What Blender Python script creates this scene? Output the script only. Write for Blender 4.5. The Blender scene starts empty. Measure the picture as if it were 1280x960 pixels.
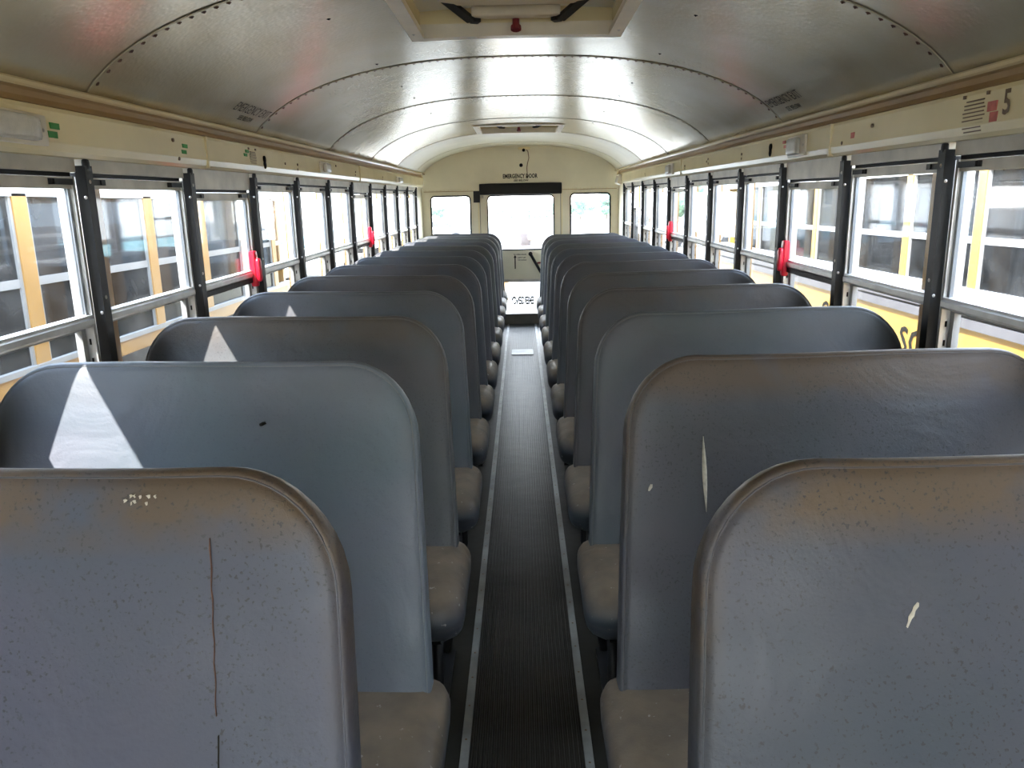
import bpy, bmesh, math, random
from mathutils import Vector, Matrix
random.seed(7)
S = bpy.context.scene
COL = S.collection
PI = math.pi

# ------------------------------------------------------------------ camera
CAM = Vector((0.007, 0.0, 1.34))
PITCH, YAW, ROLL = math.radians(13.107), math.radians(-0.888), math.radians(1.1)
cp, sp, cw, sw = math.cos(PITCH), math.sin(PITCH), math.cos(YAW), math.sin(YAW)
F = Vector((sw * cp, cw * cp, -sp)); R0 = Vector((cw, -sw, 0)); U0 = R0.cross(F)
R = R0 * math.cos(ROLL) - U0 * math.sin(ROLL)
U = R0 * math.sin(ROLL) + U0 * math.cos(ROLL)
cd = bpy.data.cameras.new('camera'); cam = bpy.data.objects.new('camera', cd); COL.objects.link(cam)
m = Matrix((R, U, -F)).transposed().to_4x4(); m.translation = CAM
cam.matrix_world = m
cd.sensor_width = 36; cd.lens = 961 / 1280 * 36; cd.clip_start = 0.02; cd.clip_end = 500
S.camera = cam

# ------------------------------------------------------------------ world, sun, exposure
W = bpy.data.worlds.new('sky'); S.world = W; W.use_nodes = True
nt = W.node_tree; nt.nodes.clear()
wo = nt.nodes.new('ShaderNodeOutputWorld'); bg = nt.nodes.new('ShaderNodeBackground')
tc = nt.nodes.new('ShaderNodeTexCoord'); sx = nt.nodes.new('ShaderNodeSeparateXYZ'); rp = nt.nodes.new('ShaderNodeValToRGB')
nt.links.new(tc.outputs['Generated'], sx.inputs[0]); nt.links.new(sx.outputs['Z'], rp.inputs[0])
e = rp.color_ramp.elements
e[0].position = 0.0; e[0].color = (1.0, 1.0, 0.98, 1)
e[1].position = 0.8; e[1].color = (0.42, 0.58, 0.85, 1)
x_ = e.new(0.18); x_.color = (0.85, 0.93, 1.0, 1)
nt.links.new(rp.outputs[0], bg.inputs[0]); nt.links.new(bg.outputs[0], wo.inputs[0])
bg.inputs[1].default_value = 3.9
sd = bpy.data.lights.new('sun', 'SUN'); sun = bpy.data.objects.new('sun', sd); COL.objects.link(sun)
SUN = Vector((0.94, 1.0, -1.47)).normalized()
sun.rotation_euler = SUN.to_track_quat('-Z', 'Y').to_euler(); sun.location = (-6, -4, 12)
sd.energy = 3.9; sd.color = (1.0, 0.97, 0.93); sd.angle = math.radians(0.6)
S.view_settings.view_transform = 'Standard'; S.view_settings.look = 'None'
S.view_settings.gamma = 1.0; S.view_settings.use_curve_mapping = False
S.view_settings.exposure = 2.32
cy = S.cycles
cy.use_denoising = True; cy.max_bounces = 12; cy.diffuse_bounces = 7; cy.glossy_bounces = 5
cy.transparent_max_bounces = 24; cy.transmission_bounces = 6; cy.sample_clamp_indirect = 12
cy.caustics_reflective = True; cy.caustics_refractive = False

# ------------------------------------------------------------------ materials
def srgb(r, g, b):
    f = lambda c: (c / 12.92 if c <= 0.04045 else ((c + 0.055) / 1.055) ** 2.4)
    return (f(r / 255), f(g / 255), f(b / 255), 1)
def N(nt, t, **k):
    n = nt.nodes.new(t)
    for a, b in k.items(): setattr(n, a, b)
    return n
def mat(name, col, rough=0.5, metal=0.0, var=0.0, vscale=6.0, bump=0.0, bscale=80.0, spec=0.5, col2=None, coat=0.0, emit=None, detail=4):
    M = bpy.data.materials.new(name); M.use_nodes = True; t = M.node_tree
    b = t.nodes['Principled BSDF']; L = t.links
    b.inputs['Base Color'].default_value = col; b.inputs['Roughness'].default_value = rough
    b.inputs['Metallic'].default_value = metal; b.inputs['Specular IOR Level'].default_value = spec
    b.inputs['Coat Weight'].default_value = coat
    tcn = N(t, 'ShaderNodeTexCoord')
    if var or col2:
        n = N(t, 'ShaderNodeTexNoise'); n.inputs['Scale'].default_value = vscale; n.inputs['Detail'].default_value = detail
        L.new(tcn.outputs['Object'], n.inputs['Vector'])
        mx = N(t, 'ShaderNodeMix', data_type='RGBA')
        c2 = col2 or tuple(c * (1 - var) for c in col[:3]) + (1,)
        mx.inputs[6].default_value = col; mx.inputs[7].default_value = c2
        mr = N(t, 'ShaderNodeMapRange'); mr.inputs[1].default_value = 0.35; mr.inputs[2].default_value = 0.7
        L.new(n.outputs[0], mr.inputs[0]); L.new(mr.outputs[0], mx.inputs[0]); L.new(mx.outputs[2], b.inputs['Base Color'])
    if bump:
        n2 = N(t, 'ShaderNodeTexNoise'); n2.inputs['Scale'].default_value = bscale; n2.inputs['Detail'].default_value = 3
        L.new(tcn.outputs['Object'], n2.inputs['Vector'])
        bp = N(t, 'ShaderNodeBump'); bp.inputs['Strength'].default_value = bump; bp.inputs['Distance'].default_value = 0.004
        L.new(n2.outputs[0], bp.inputs['Height']); L.new(bp.outputs[0], b.inputs['Normal'])
    if emit:
        b.inputs['Emission Color'].default_value = emit[0]; b.inputs['Emission Strength'].default_value = emit[1]
    return M
M = {}
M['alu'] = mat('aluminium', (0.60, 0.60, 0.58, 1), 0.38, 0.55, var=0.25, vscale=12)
M['alu_dull'] = mat('dull_aluminium', (0.58, 0.54, 0.46, 1), 0.5, 0.25, var=0.3, vscale=9)
M['black'] = mat('black_enamel', (0.010, 0.010, 0.010, 1), 0.5, 0, var=0.3, vscale=20, spec=0.3)
M['black_rubber'] = mat('black_rubber', (0.012, 0.012, 0.013, 1), 0.6, spec=0.25)
M['cream'] = mat('cream_paint', (.77, .72, .55, 1), 0.42, 0, var=0.12, vscale=3.0, bump=0.06, bscale=30)
M['cream_dirty'] = mat('aged_cream_paint', (.86, .74, .44, 1), 0.24, 0, var=0.18, vscale=2.2, bump=0.02, bscale=25)
M['cream_recess'] = mat('recess_shade_seam_brown', (.40, .255, .105, 1), 0.5, 0, var=0.2, vscale=4)  # brown carries the shade of the rail recess; also colours the rear seam
M['cream_lip'] = mat('bright_cream_paint', srgb(226, 208, 168), 0.18, 0, var=0.1, vscale=4)
M['white_plastic'] = mat('cream_plastic', srgb(226, 216, 194), 0.45, 0, var=0.15, vscale=8)
M['lens'] = mat('frosted_lens', srgb(205, 200, 186), 0.25, 0, var=0.15, vscale=40, bump=0.3, bscale=300)
M['red'] = mat('red_plastic', (0.62, 0.008, 0.03, 1), 0.35, 0, var=0.15)
M['red_dark'] = mat('dull_red_plastic', (0.20, 0.02, 0.03, 1), 0.4)
M['green_tape'] = mat('green_tape', srgb(60, 148, 66), 0.6, var=0.2, vscale=60)
M['pink_tape'] = mat('pink_marks', srgb(206, 112, 98), 0.6, var=0.25, vscale=60)
M['ink'] = mat('black_ink', (0.02, 0.018, 0.014, 1), 0.8, spec=0.1)
M['pencil'] = mat('brown_ink', (0.16, 0.10, 0.05, 1), 0.6)
M['hole'] = mat('dark_hole', (0.008, 0.007, 0.006, 1), 0.9, spec=0.1)
M['rust'] = mat('rusty_screw', (0.22, 0.14, 0.08, 1), 0.6, 0.2)
M['rubber'] = mat('floor_rubber', (0.026, 0.025, 0.020, 1), 0.36, 0, col2=(0.040, 0.036, 0.028, 1), vscale=5, bump=0.5, bscale=12, spec=0.08)
M['rib'] = mat('floor_rib_rubber', (0.028, 0.026, 0.020, 1), 0.38, 0, col2=(0.042, 0.037, 0.028, 1), vscale=7, bump=0.5, bscale=12, spec=0.07)
M['strip'] = mat('scuffed_strip', (0.30, 0.30, 0.27, 1), 0.45, 0.1, var=0.45, vscale=9)
M['tear'] = mat('exposed_foam', srgb(196, 190, 174), 0.8, var=0.3, vscale=90)
M['joint'] = mat('ceiling_joint', (.22, .17, .115, 1), .5)
M['sash'] = mat('sash_metal', (.20, .22, .24, 1), .4, .5, var=.2)
M['rail_grey'] = mat('grey_rub_rail', (.13, .125, .13, 1), .5, var=.2)
M['step'] = mat('grey_step_paint', (.20, .19, .16, 1), .6, var=.3)
M['stain'] = mat('rusty_crack', (0.10, 0.045, 0.028, 1), 0.7, var=0.5, vscale=60)
M['nb_alu'] = mat('shaded_bus_trim', (.30, .30, .29, 1), .5, .2, var=.2)  # aluminium copy, the shade on the left bus put into its darker colour
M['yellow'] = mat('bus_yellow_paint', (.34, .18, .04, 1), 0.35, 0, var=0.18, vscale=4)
M['yellow_lit'] = mat('sunlit_yellow_paint', (.50, .30, .06, 1), 0.35, 0, var=0.15, vscale=4)  # lighter copy of the bus yellow, sunlight on the right bus put into colour
M['white_paint'] = mat('white_paint', srgb(232, 232, 228), 0.4, 0, var=0.08, vscale=2)
M['teal'] = mat('pale_teal_paint', srgb(150, 205, 212), 0.4)
M['tyre'] = mat('tyre', (0.015, 0.015, 0.015, 1), 0.8)
M['dark_in'] = mat('dark_interior', (0.035, 0.04, 0.045, 1), 0.8)
M['bus_seat'] = mat('dark_blue_vinyl', (0.035, 0.045, 0.06, 1), 0.6)
M['ground'] = mat('gravel', srgb(160, 155, 145), 0.95, 0, var=0.3, vscale=0.6, bump=0.5, bscale=14)
M['leaf'] = mat('foliage', srgb(84, 118, 94), 0.8, 0, col2=srgb(60, 92, 70), vscale=1.2, bump=1.0, bscale=3, detail=8)
M['bark'] = mat('bark', srgb(92, 76, 58), 0.9, var=0.3)
M['brown'] = mat('weathered_brown', (.045, .030, .027, 1), 0.8, var=0.3, vscale=3)
M['tan'] = mat('tan_canvas', (.16, .10, .065, 1), 0.8, var=0.2, vscale=3)
M['chrome'] = mat('screw_metal', (0.55, 0.53, 0.50, 1), 0.3, 0.9)

def ceiling_mat():
    m_ = bpy.data.materials.new('embossed_ceiling_metal'); m_.use_nodes = True; t = m_.node_tree; L = t.links
    b = t.nodes['Principled BSDF']; tcn = N(t, 'ShaderNodeTexCoord')
    b.inputs['Metallic'].default_value = 0.5; b.inputs['Roughness'].default_value = 0.22
    n = N(t, 'ShaderNodeTexNoise'); n.inputs['Scale'].default_value = 2.4; n.inputs['Detail'].default_value = 4
    L.new(tcn.outputs['Object'], n.inputs['Vector'])
    mx = N(t, 'ShaderNodeMix', data_type='RGBA'); mx.inputs[6].default_value = srgb(220, 213, 190); mx.inputs[7].default_value = srgb(206, 192, 158)
    mr = N(t, 'ShaderNodeMapRange'); mr.inputs[1].default_value = 0.35; mr.inputs[2].default_value = 0.7
    L.new(n.outputs[0], mr.inputs[0]); L.new(mr.outputs[0], mx.inputs[0]); L.new(mx.outputs[2], b.inputs['Base Color'])
    v = N(t, 'ShaderNodeTexVoronoi'); v.inputs['Scale'].default_value = 85; v.feature = 'SMOOTH_F1'
    L.new(tcn.outputs['Object'], v.inputs['Vector'])
    bp = N(t, 'ShaderNodeBump'); bp.inputs['Strength'].default_value = 0.16; bp.inputs['Distance'].default_value = 0.003
    n3 = N(t, 'ShaderNodeTexNoise'); n3.inputs['Scale'].default_value = 5
    L.new(tcn.outputs['Object'], n3.inputs['Vector'])
    bp2 = N(t, 'ShaderNodeBump'); bp2.inputs['Strength'].default_value = 0.05; bp2.inputs['Distance'].default_value = 0.03
    L.new(n3.outputs[0], bp2.inputs['Height']); L.new(v.outputs[0], bp.inputs['Height'])
    L.new(bp2.outputs[0], bp.inputs['Normal']); L.new(bp.outputs[0], b.inputs['Normal'])
    return m_
M['ceiling'] = ceiling_mat()

def glass_mat(name, dirt, tint=(1, 1, 1, 1), low=0.0):
    m_ = bpy.data.materials.new(name); m_.use_nodes = True; t = m_.node_tree; L = t.links; t.nodes.clear()
    o = N(t, 'ShaderNodeOutputMaterial'); tr = N(t, 'ShaderNodeBsdfTransparent'); gl = N(t, 'ShaderNodeBsdfGlossy')
    tr.inputs[0].default_value = tint; gl.inputs['Roughness'].default_value = 0.03
    lw = N(t, 'ShaderNodeLayerWeight'); lw.inputs[0].default_value = 0.5
    pw = N(t, 'ShaderNodeMath', operation='POWER'); pw.inputs[1].default_value = 5.0; L.new(lw.outputs['Facing'], pw.inputs[0])
    fr = N(t, 'ShaderNodeMath', operation='MULTIPLY_ADD'); fr.inputs[1].default_value = 0.6; fr.inputs[2].default_value = 0.022; L.new(pw.outputs[0], fr.inputs[0])
    m1 = N(t, 'ShaderNodeMixShader'); L.new(fr.outputs[0], m1.inputs[0]); L.new(tr.outputs[0], m1.inputs[1]); L.new(gl.outputs[0], m1.inputs[2])
    df = N(t, 'ShaderNodeBsdfDiffuse'); df.inputs[0].default_value = (0.75, 0.75, 0.72, 1)
    tl = N(t, 'ShaderNodeBsdfTranslucent'); tl.inputs[0].default_value = (0.75, 0.75, 0.72, 1)
    md = N(t, 'ShaderNodeMixShader'); md.inputs[0].default_value = 0.5; L.new(df.outputs[0], md.inputs[1]); L.new(tl.outputs[0], md.inputs[2])
    tcn = N(t, 'ShaderNodeTexCoord'); n = N(t, 'ShaderNodeTexNoise'); n.inputs['Scale'].default_value = 7; n.inputs['Detail'].default_value = 7
    n.inputs['Distortion'].default_value = 0.6
    L.new(tcn.outputs['Object'], n.inputs['Vector'])
    mr = N(t, 'ShaderNodeMapRange'); mr.inputs[1].default_value = 0.35; mr.inputs[2].default_value = 0.75
    mr.inputs[3].default_value = dirt * 0.5; mr.inputs[4].default_value = dirt * 1.6
    L.new(n.outputs[0], mr.inputs[0])
    m2 = N(t, 'ShaderNodeMixShader'); L.new(mr.outputs[0], m2.inputs[0]); L.new(m1.outputs[0], m2.inputs[1]); L.new(md.outputs[0], m2.inputs[2])
    L.new(m2.outputs[0], o.inputs[0])
    return m_
M['glass'] = glass_mat('dusty_window_glass', 0.014)
M['glass_rear'] = glass_mat('hazy_rear_glass', 0.06)
M['glass_tint'] = glass_mat('tinted_bus_glass', 0.05, (0.10, 0.12, 0.14, 1))

def vinyl_mat(name, cushion=False):
    """vinyl whose base tint is the object colour and whose grime amount is the object alpha"""
    m_ = bpy.data.materials.new(name); m_.use_nodes = True; t = m_.node_tree; L = t.links
    b = t.nodes['Principled BSDF']; tcn = N(t, 'ShaderNodeTexCoord'); oi = N(t, 'ShaderNodeObjectInfo')
    b.inputs['Specular IOR Level'].default_value = 0.34
    off = N(t, 'ShaderNodeVectorMath', operation='ADD'); L.new(tcn.outputs['Object'], off.inputs[0])
    sc = N(t, 'ShaderNodeVectorMath', operation='SCALE'); L.new(oi.outputs['Location'], sc.inputs[0]); sc.inputs['Scale'].default_value = 3.7
    L.new(sc.outputs[0], off.inputs[1])
    def noise(scale, detail=4, dist=0):
        n = N(t, 'ShaderNodeTexNoise'); n.inputs['Scale'].default_value = scale; n.inputs['Detail'].default_value = detail
        n.inputs['Distortion'].default_value = dist; L.new(off.outputs[0], n.inputs['Vector']); return n.outputs[0]
    def rng(v, a, b_, c=0.0, d=1.0):
        r = N(t, 'ShaderNodeMapRange'); r.inputs[1].default_value = a; r.inputs[2].default_value = b_
        r.inputs[3].default_value = c; r.inputs[4].default_value = d; L.new(v, r.inputs[0]); return r.outputs[0]
    def math_(op, a, b_):
        n = N(t, 'ShaderNodeMath', operation=op, use_clamp=True)
        for i, v in enumerate((a, b_)):
            if isinstance(v, (int, float)): n.inputs[i].default_value = v
            else: L.new(v, n.inputs[i])
        return n.outputs[0]
    def mix(f, a, b_):
        n = N(t, 'ShaderNodeMix', data_type='RGBA')
        if isinstance(f, float): n.inputs[0].default_value = f
        else: L.new(f, n.inputs[0])
        for i, v in ((6, a), (7, b_)):
            if isinstance(v, tuple): n.inputs[i].default_value = v
            else: L.new(v, n.inputs[i])
        return n.outputs[2]
    # broad purple and grey mottling of the worn vinyl
    mul = N(t, 'ShaderNodeMix', data_type='RGBA'); mul.blend_type = 'MULTIPLY'; mul.inputs[0].default_value = 1.0
    L.new(oi.outputs['Color'], mul.inputs[6])
    L.new(mix(rng(noise(3.2, 5), 0.35, 0.65), (1.08, 1.0, 1.02, 1), (0.86, 0.95, 0.93, 1)), mul.inputs[7])
    col = mul.outputs[2]
    g = oi.outputs['Alpha']
    if not cushion:
        at = N(t, 'ShaderNodeAttribute', attribute_name='edge')
        sz = N(t, 'ShaderNodeSeparateXYZ'); L.new(tcn.outputs['Object'], sz.inputs[0])
        # brown handling grime along the top roll
        top = rng(sz.outputs['Z'], 0.925, 0.972); edge = rng(at.outputs['Fac'], 0.035, 0.0)
        nn = rng(noise(9, 6), 0.28, 0.52)
        hi = rng(sz.outputs['Z'], 0.66, 0.86)
        f1 = math_('MULTIPLY', math_('MAXIMUM', top, math_('MULTIPLY', edge, hi)), nn)
        f1 = math_('MULTIPLY', f1, math_('MULTIPLY', g, 1.0))
        col = mix(f1, col, (0.085, 0.060, 0.038, 1))
        # dark specks
        sp_ = rng(noise(200, 2), 0.60, 0.68); reg = rng(noise(5.0, 3), 0.36, 0.54)
        f2 = math_('MULTIPLY', math_('MULTIPLY', sp_, reg), g)
        col = mix(math_('MULTIPLY', f2, 0.8), col, (0.03, 0.028, 0.03, 1))
    else:
        sz = N(t, 'ShaderNodeSeparateXYZ'); L.new(tcn.outputs['Object'], sz.inputs[0])
        nz = rng(sz.outputs['Z'], 0.315, 0.362)
        f = math_('MULTIPLY', nz, rng(noise(7, 6), 0.15, 0.5, 0.65, 1.0))
        col = mix(f, col, mix(rng(noise(14, 5), 0.35, 0.65), (0.205, 0.158, 0.108, 1), (0.14, 0.112, 0.082, 1)))
        f2 = rng(noise(60, 2), 0.70, 0.74)
        col = mix(math_('MULTIPLY', f2, 0.5), col, (0.45, 0.43, 0.40, 1))
    L.new(col, b.inputs['Base Color'])
    L.new(rng(noise(8, 4), 0.3, 0.7, 0.40, 0.58), b.inputs['Roughness'])
    w = noise(5, 3, 1.2); c = noise(210, 2)
    vr = N(t, 'ShaderNodeTexVoronoi'); vr.feature = 'DISTANCE_TO_EDGE'; vr.inputs['Scale'].default_value = 70
    L.new(off.outputs[0], vr.inputs['Vector'])
    creases = math_('MULTIPLY', rng(vr.outputs[0], 0.0, 0.05, 1.0, 0.0), rng(noise(3.5, 3), 0.5, 0.66))
    b1 = N(t, 'ShaderNodeBump'); b1.inputs['Strength'].default_value = 0.32; b1.inputs['Distance'].default_value = 0.02; L.new(w, b1.inputs['Height'])
    b2 = N(t, 'ShaderNodeBump'); b2.inputs['Strength'].default_value = 0.16; b2.inputs['Distance'].default_value = 0.002; L.new(c, b2.inputs['Height']); L.new(b1.outputs[0], b2.inputs['Normal'])
    b3 = N(t, 'ShaderNodeBump'); b3.inputs['Strength'].default_value = 0.12; b3.inputs['Distance'].default_value = 0.0015; L.new(creases, b3.inputs['Height']); L.new(b2.outputs[0], b3.inputs['Normal'])
    L.new(b3.outputs[0], b.inputs['Normal'])
    return m_
M['vinyl'] = vinyl_mat('seat_vinyl'); M['vinyl_cushion'] = vinyl_mat('dusty_seat_vinyl', True)

# ------------------------------------------------------------------ mesh helpers
K = 0.0105; YREF = 8.8          # the shell above the sill rises gently towards the rear
def warp(v):
    s = min(max((v[2] - 0.5) / 0.3, 0), 1)
    return (v[0], v[1], v[2] - K * (YREF - v[1]) * s)
class MB:
    def __init__(s): s.v = []; s.f = []; s.a = None
    def add(s, vs, fs):
        o = len(s.v); s.v += [tuple(p) for p in vs]; s.f += [tuple(i + o for i in f) for f in fs]; return s
    def box(s, x0, x1, y0, y1, z0, z1):
        if x0 > x1: x0, x1 = x1, x0
        if y0 > y1: y0, y1 = y1, y0
        vs = [(x, y, z) for x in (x0, x1) for y in (y0, y1) for z in (z0, z1)]
        return s.add(vs, [(0, 1, 3, 2), (4, 6, 7, 5), (0, 4, 5, 1), (2, 3, 7, 6), (0, 2, 6, 4), (1, 5, 7, 3)])
    def rbox(s, c, size, r, n=4):
        hx, hy, hz = [d / 2 for d in size]; r = min(r, hx, hy, hz)
        bm = bmesh.new(); bmesh.ops.create_cube(bm, size=2); bmesh.ops.subdivide_edges(bm, edges=bm.edges[:], cuts=n, use_grid_fill=True)
        # concentrate the cuts in the rounded rim
        out = []
        for v in bm.verts:
            p = []
            for q, h in zip(v.co, (hx, hy, hz)):
                a = abs(q); k = (n + 1) / 2; i = a * k
                w = a ** 0.5 if h > 3 * r else a
                p.append(math.copysign(h * w, q) if a > 0 else 0.0)
            inner = [max(-(h - r), min(h - r, t)) for t, h in zip(p, (hx, hy, hz))]
            d = Vector([a - b for a, b in zip(p, inner)])
            if d.length > 1e-9:
                dn = d.normalized() * r if max(abs(t) for t in v.co) > 0.999 else d
                p = [a + b for a, b in zip(inner, dn)]
            out.append((c[0] + p[0], c[1] + p[1], c[2] + p[2]))
        bm.verts.index_update(); fs = [[v.index for v in f.verts] for f in bm.faces]; bm.free()
        return s.add(out, fs)
    def prism(s, poly, y0, y1, axis='y', close=True):
        """poly in (x,z) extruded along y (or poly (y,z) along x, or (x,y) along z)"""
        n = len(poly); mk = {'y': lambda p, t: (p[0], t, p[1]), 'x': lambda p, t: (t, p[0], p[1]), 'z': lambda p, t: (p[0], p[1], t)}[axis]
        vs = [mk(p, y0) for p in poly] + [mk(p, y1) for p in poly]
        fs = [(i, (i + 1) % n, n + (i + 1) % n, n + i) for i in range(n)]
        if close: fs += [tuple(range(n))[::-1], tuple(range(n, 2 * n))]
        return s.add(vs, fs)
    def tube(s, pts, r, n=8, closed=False):
        pts = [Vector(p) for p in pts]; m_ = len(pts); rings = []
        for i, p in enumerate(pts):
            a = pts[(i - 1) % m_] if (i > 0 or closed) else p; b = pts[(i + 1) % m_] if (i < m_ - 1 or closed) else p
            d = (b - a).normalized(); up = Vector((0, 0, 1)) if abs(d.z) < 0.9 else Vector((0, 1, 0))
            u = d.cross(up).normalized(); v = d.cross(u)
            rr = r[i] if isinstance(r, (list, tuple)) else r
            rings.append([p + (u * math.cos(2 * PI * k / n) + v * math.sin(2 * PI * k / n)) * rr for k in range(n)])
        vs = [q for g in rings for q in g]; fs = []
        for i in range(m_ if closed else m_ - 1):
            j = (i + 1) % m_
            fs += [(i * n + k, i * n + (k + 1) % n, j * n + (k + 1) % n, j * n + k) for k in range(n)]
        if not closed: fs += [tuple(range(n))[::-1], tuple((m_ - 1) * n + k for k in range(n))]
        return s.add(vs, fs)
    def cyl(s, c, d, r, h, n=16): 
        d = Vector(d).normalized(); c = Vector(c); return s.tube([c - d * h / 2, c + d * h / 2], r, n)
    def dome(s, c, d, r, n=6):
        """small rivet head facing d"""
        d = Vector(d).normalized(); u = d.orthogonal().normalized(); v = d.cross(u); c = Vector(c)
        vs = [c + (u * math.cos(2 * PI * k / n) + v * math.sin(2 * PI * k / n)) * r for k in range(n)] + [c + d * r * 0.6]
        return s.add(vs, [(k, (k + 1) % n, n) for k in range(n)])
    def build(s, name, m_, parent=None, smooth=False, w=False, loc=None, auto=None, label=None):
        vs = [warp(p) for p in s.v] if w else s.v
        o0 = Vector((0, 0, 0))
        q = parent
        while q is not None: o0 = o0 + q.location; q = q.parent
        me = bpy.data.meshes.new(name)
        me.from_pydata([tuple(Vector(p) - o0) for p in vs], [], s.f)
        me.materials.append(M[m_] if isinstance(m_, str) else m_)
        if s.a: 
            at = me.attributes.new('edge', 'FLOAT', 'POINT')
            for i, val in enumerate(s.a): at.data[i].value = val
        bm = bmesh.new(); bm.from_mesh(me); bmesh.ops.recalc_face_normals(bm, faces=bm.faces[:]); bm.to_mesh(me); bm.free()
        if smooth:
            me.polygons.foreach_set('use_smooth', [True] * len(me.polygons))
            if auto is not None:
                try: me.set_sharp_from_angle(angle=math.radians(auto))
                except Exception: pass
        o = bpy.data.objects.new(name, me); COL.objects.link(o)
        if parent: o.parent = parent
        if label: o['label'] = label
        return o
def empty(name, loc=(0, 0, 0)):
    o = bpy.data.objects.new(name, None); o.location = loc; o.empty_display_size = 0.1; COL.objects.link(o); return o
def tag(o, label=None, cat=None, group=None, kind=None):
    if label: o['label'] = label
    if cat: o['category'] = cat
    if group: o['group'] = group
    if kind: o['kind'] = kind
    return o
def copy_tree(o, parent=None):
    c = o.copy(); COL.objects.link(c); c.parent = parent
    for ch in list(o.children): copy_tree(ch, c)
    return c
def mesh_from_curve(polys, thick):
    cu = bpy.data.curves.new('outline', 'CURVE'); cu.dimensions = '2D'; cu.fill_mode = 'BOTH'; cu.extrude = thick / 2
    for p in polys:
        sp_ = cu.splines.new('POLY'); sp_.points.add(len(p) - 1)
        for i, (a, b) in enumerate(p): sp_.points[i].co = (a, b, 0, 1)
        sp_.use_cyclic_u = True
    o = bpy.data.objects.new('outline', cu); me = bpy.data.meshes.new_from_object(o)
    r = ([tuple(v.co) for v in me.vertices], [tuple(p.vertices) for p in me.polygons])
    bpy.data.objects.remove(o); bpy.data.curves.remove(cu); bpy.data.meshes.remove(me)
    return r
def text_mesh(txt, size, depth=0.0015, sx=1.0, align='LEFT', bold=0.018):
    cu = bpy.data.curves.new('lettering', 'FONT'); cu.body = txt; cu.size = size; cu.extrude = depth / 2; cu.align_x = align; cu.resolution_u = 2; cu.offset = bold * size
    o = bpy.data.objects.new('lettering', cu); me = bpy.data.meshes.new_from_object(o)
    r = ([(v.co.x * sx, v.co.y, v.co.z) for v in me.vertices], [tuple(p.vertices) for p in me.polygons])
    bpy.data.objects.remove(o); bpy.data.curves.remove(cu); bpy.data.meshes.remove(me)
    return r
def rrect(x0, x1, z0, z1, r, n=6):
    out = []
    for cx, cz, a0 in ((x1 - r, z1 - r, 0), (x0 + r, z1 - r, 90), (x0 + r, z0 + r, 180), (x1 - r, z0 + r, 270)):
        for k in range(n + 1):
            a = math.radians(a0 + 90 * k / n); out.append((cx + r * math.cos(a), cz + r * math.sin(a)))
    return out
def ceil_z(x):
    a = min(abs(x) / 1.16, 0.9999); return 1.60 + 0.397 * (1 - a ** 2.5) ** 0.548
def ceil_n(x):
    d = 1e-3; s = (ceil_z(x + d) - ceil_z(x - d)) / (2 * d); return Vector((s, 0, -1)).normalized()  # faces the cabin

# ------------------------------------------------------------------ outside ground
g = MB().box(-90, 90, -60, 160, -1.25, -1.0).build('ground', 'ground'); tag(g, 'pale gravel lot around the parked buses', kind='structure')

# ------------------------------------------------------------------ shell of the bus
Y0, Y1 = -2.2, 9.2
flo = MB().box(-1.16, 1.16, Y0, Y1, -0.06, 0.0).build('floor', 'rubber'); tag(flo, 'dark rubber floor of the bus', kind='structure')
rb = MB()
for k in range(24):
    x = -0.14 + 0.28 * k / 23
    rb.prism([(x - 0.0042, 0.0005), (x - 0.0026, 0.0040), (x + 0.0026, 0.0040), (x + 0.0042, 0.0005)], Y0 + 1.2, 8.78)
r_ = rb.build('aisle_ribs', 'rib', flo); r_['kind'] = 'stuff'
for s in (-1, 1):
    st = MB().prism([(s * 0.155 - 0.0115, 0.0), (s * 0.155 - 0.0105, 0.0045), (s * 0.155 + 0.0105, 0.0045), (s * 0.155 + 0.0115, 0.0)], Y0 + 1.2, 8.79).build('aisle_strip', 'strip', flo)
    sc_ = MB()
    y = -0.4
    while y < 8.7: sc_.dome((s * 0.155, y, 0.0044), (0, 0, 1), 0.0036, 8); y += 0.118 + 0.02 * random.random()
    q = sc_.build('strip_screws', 'rust', st); q['kind'] = 'stuff'
MB().rbox((0.002, 7.03, 0.004), (0.2, 0.26, 0.012), 0.004).build('access_plate', 'strip', flo)
MB().box(-0.215, 0.215, 8.8, 9.18, 0.0, 0.112).build('door_step', 'step', flo)
MB().box(-0.218, 0.218, 8.79, 9.18, 0.112, 0.121).build('step_edge', 'strip', flo)

# ceiling: separate curved panels between riveted laps
cei = empty('ceiling'); tag(cei, 'curved embossed metal ceiling of the bus', kind='structure')
SEAMS = [Y0, -0.52, 0.77, 2.09, 3.40, 4.68, 5.965, 7.22, 8.56, Y1]
xs = [-1.125 + 2.25 * k / 56 for k in range(57)]
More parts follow.
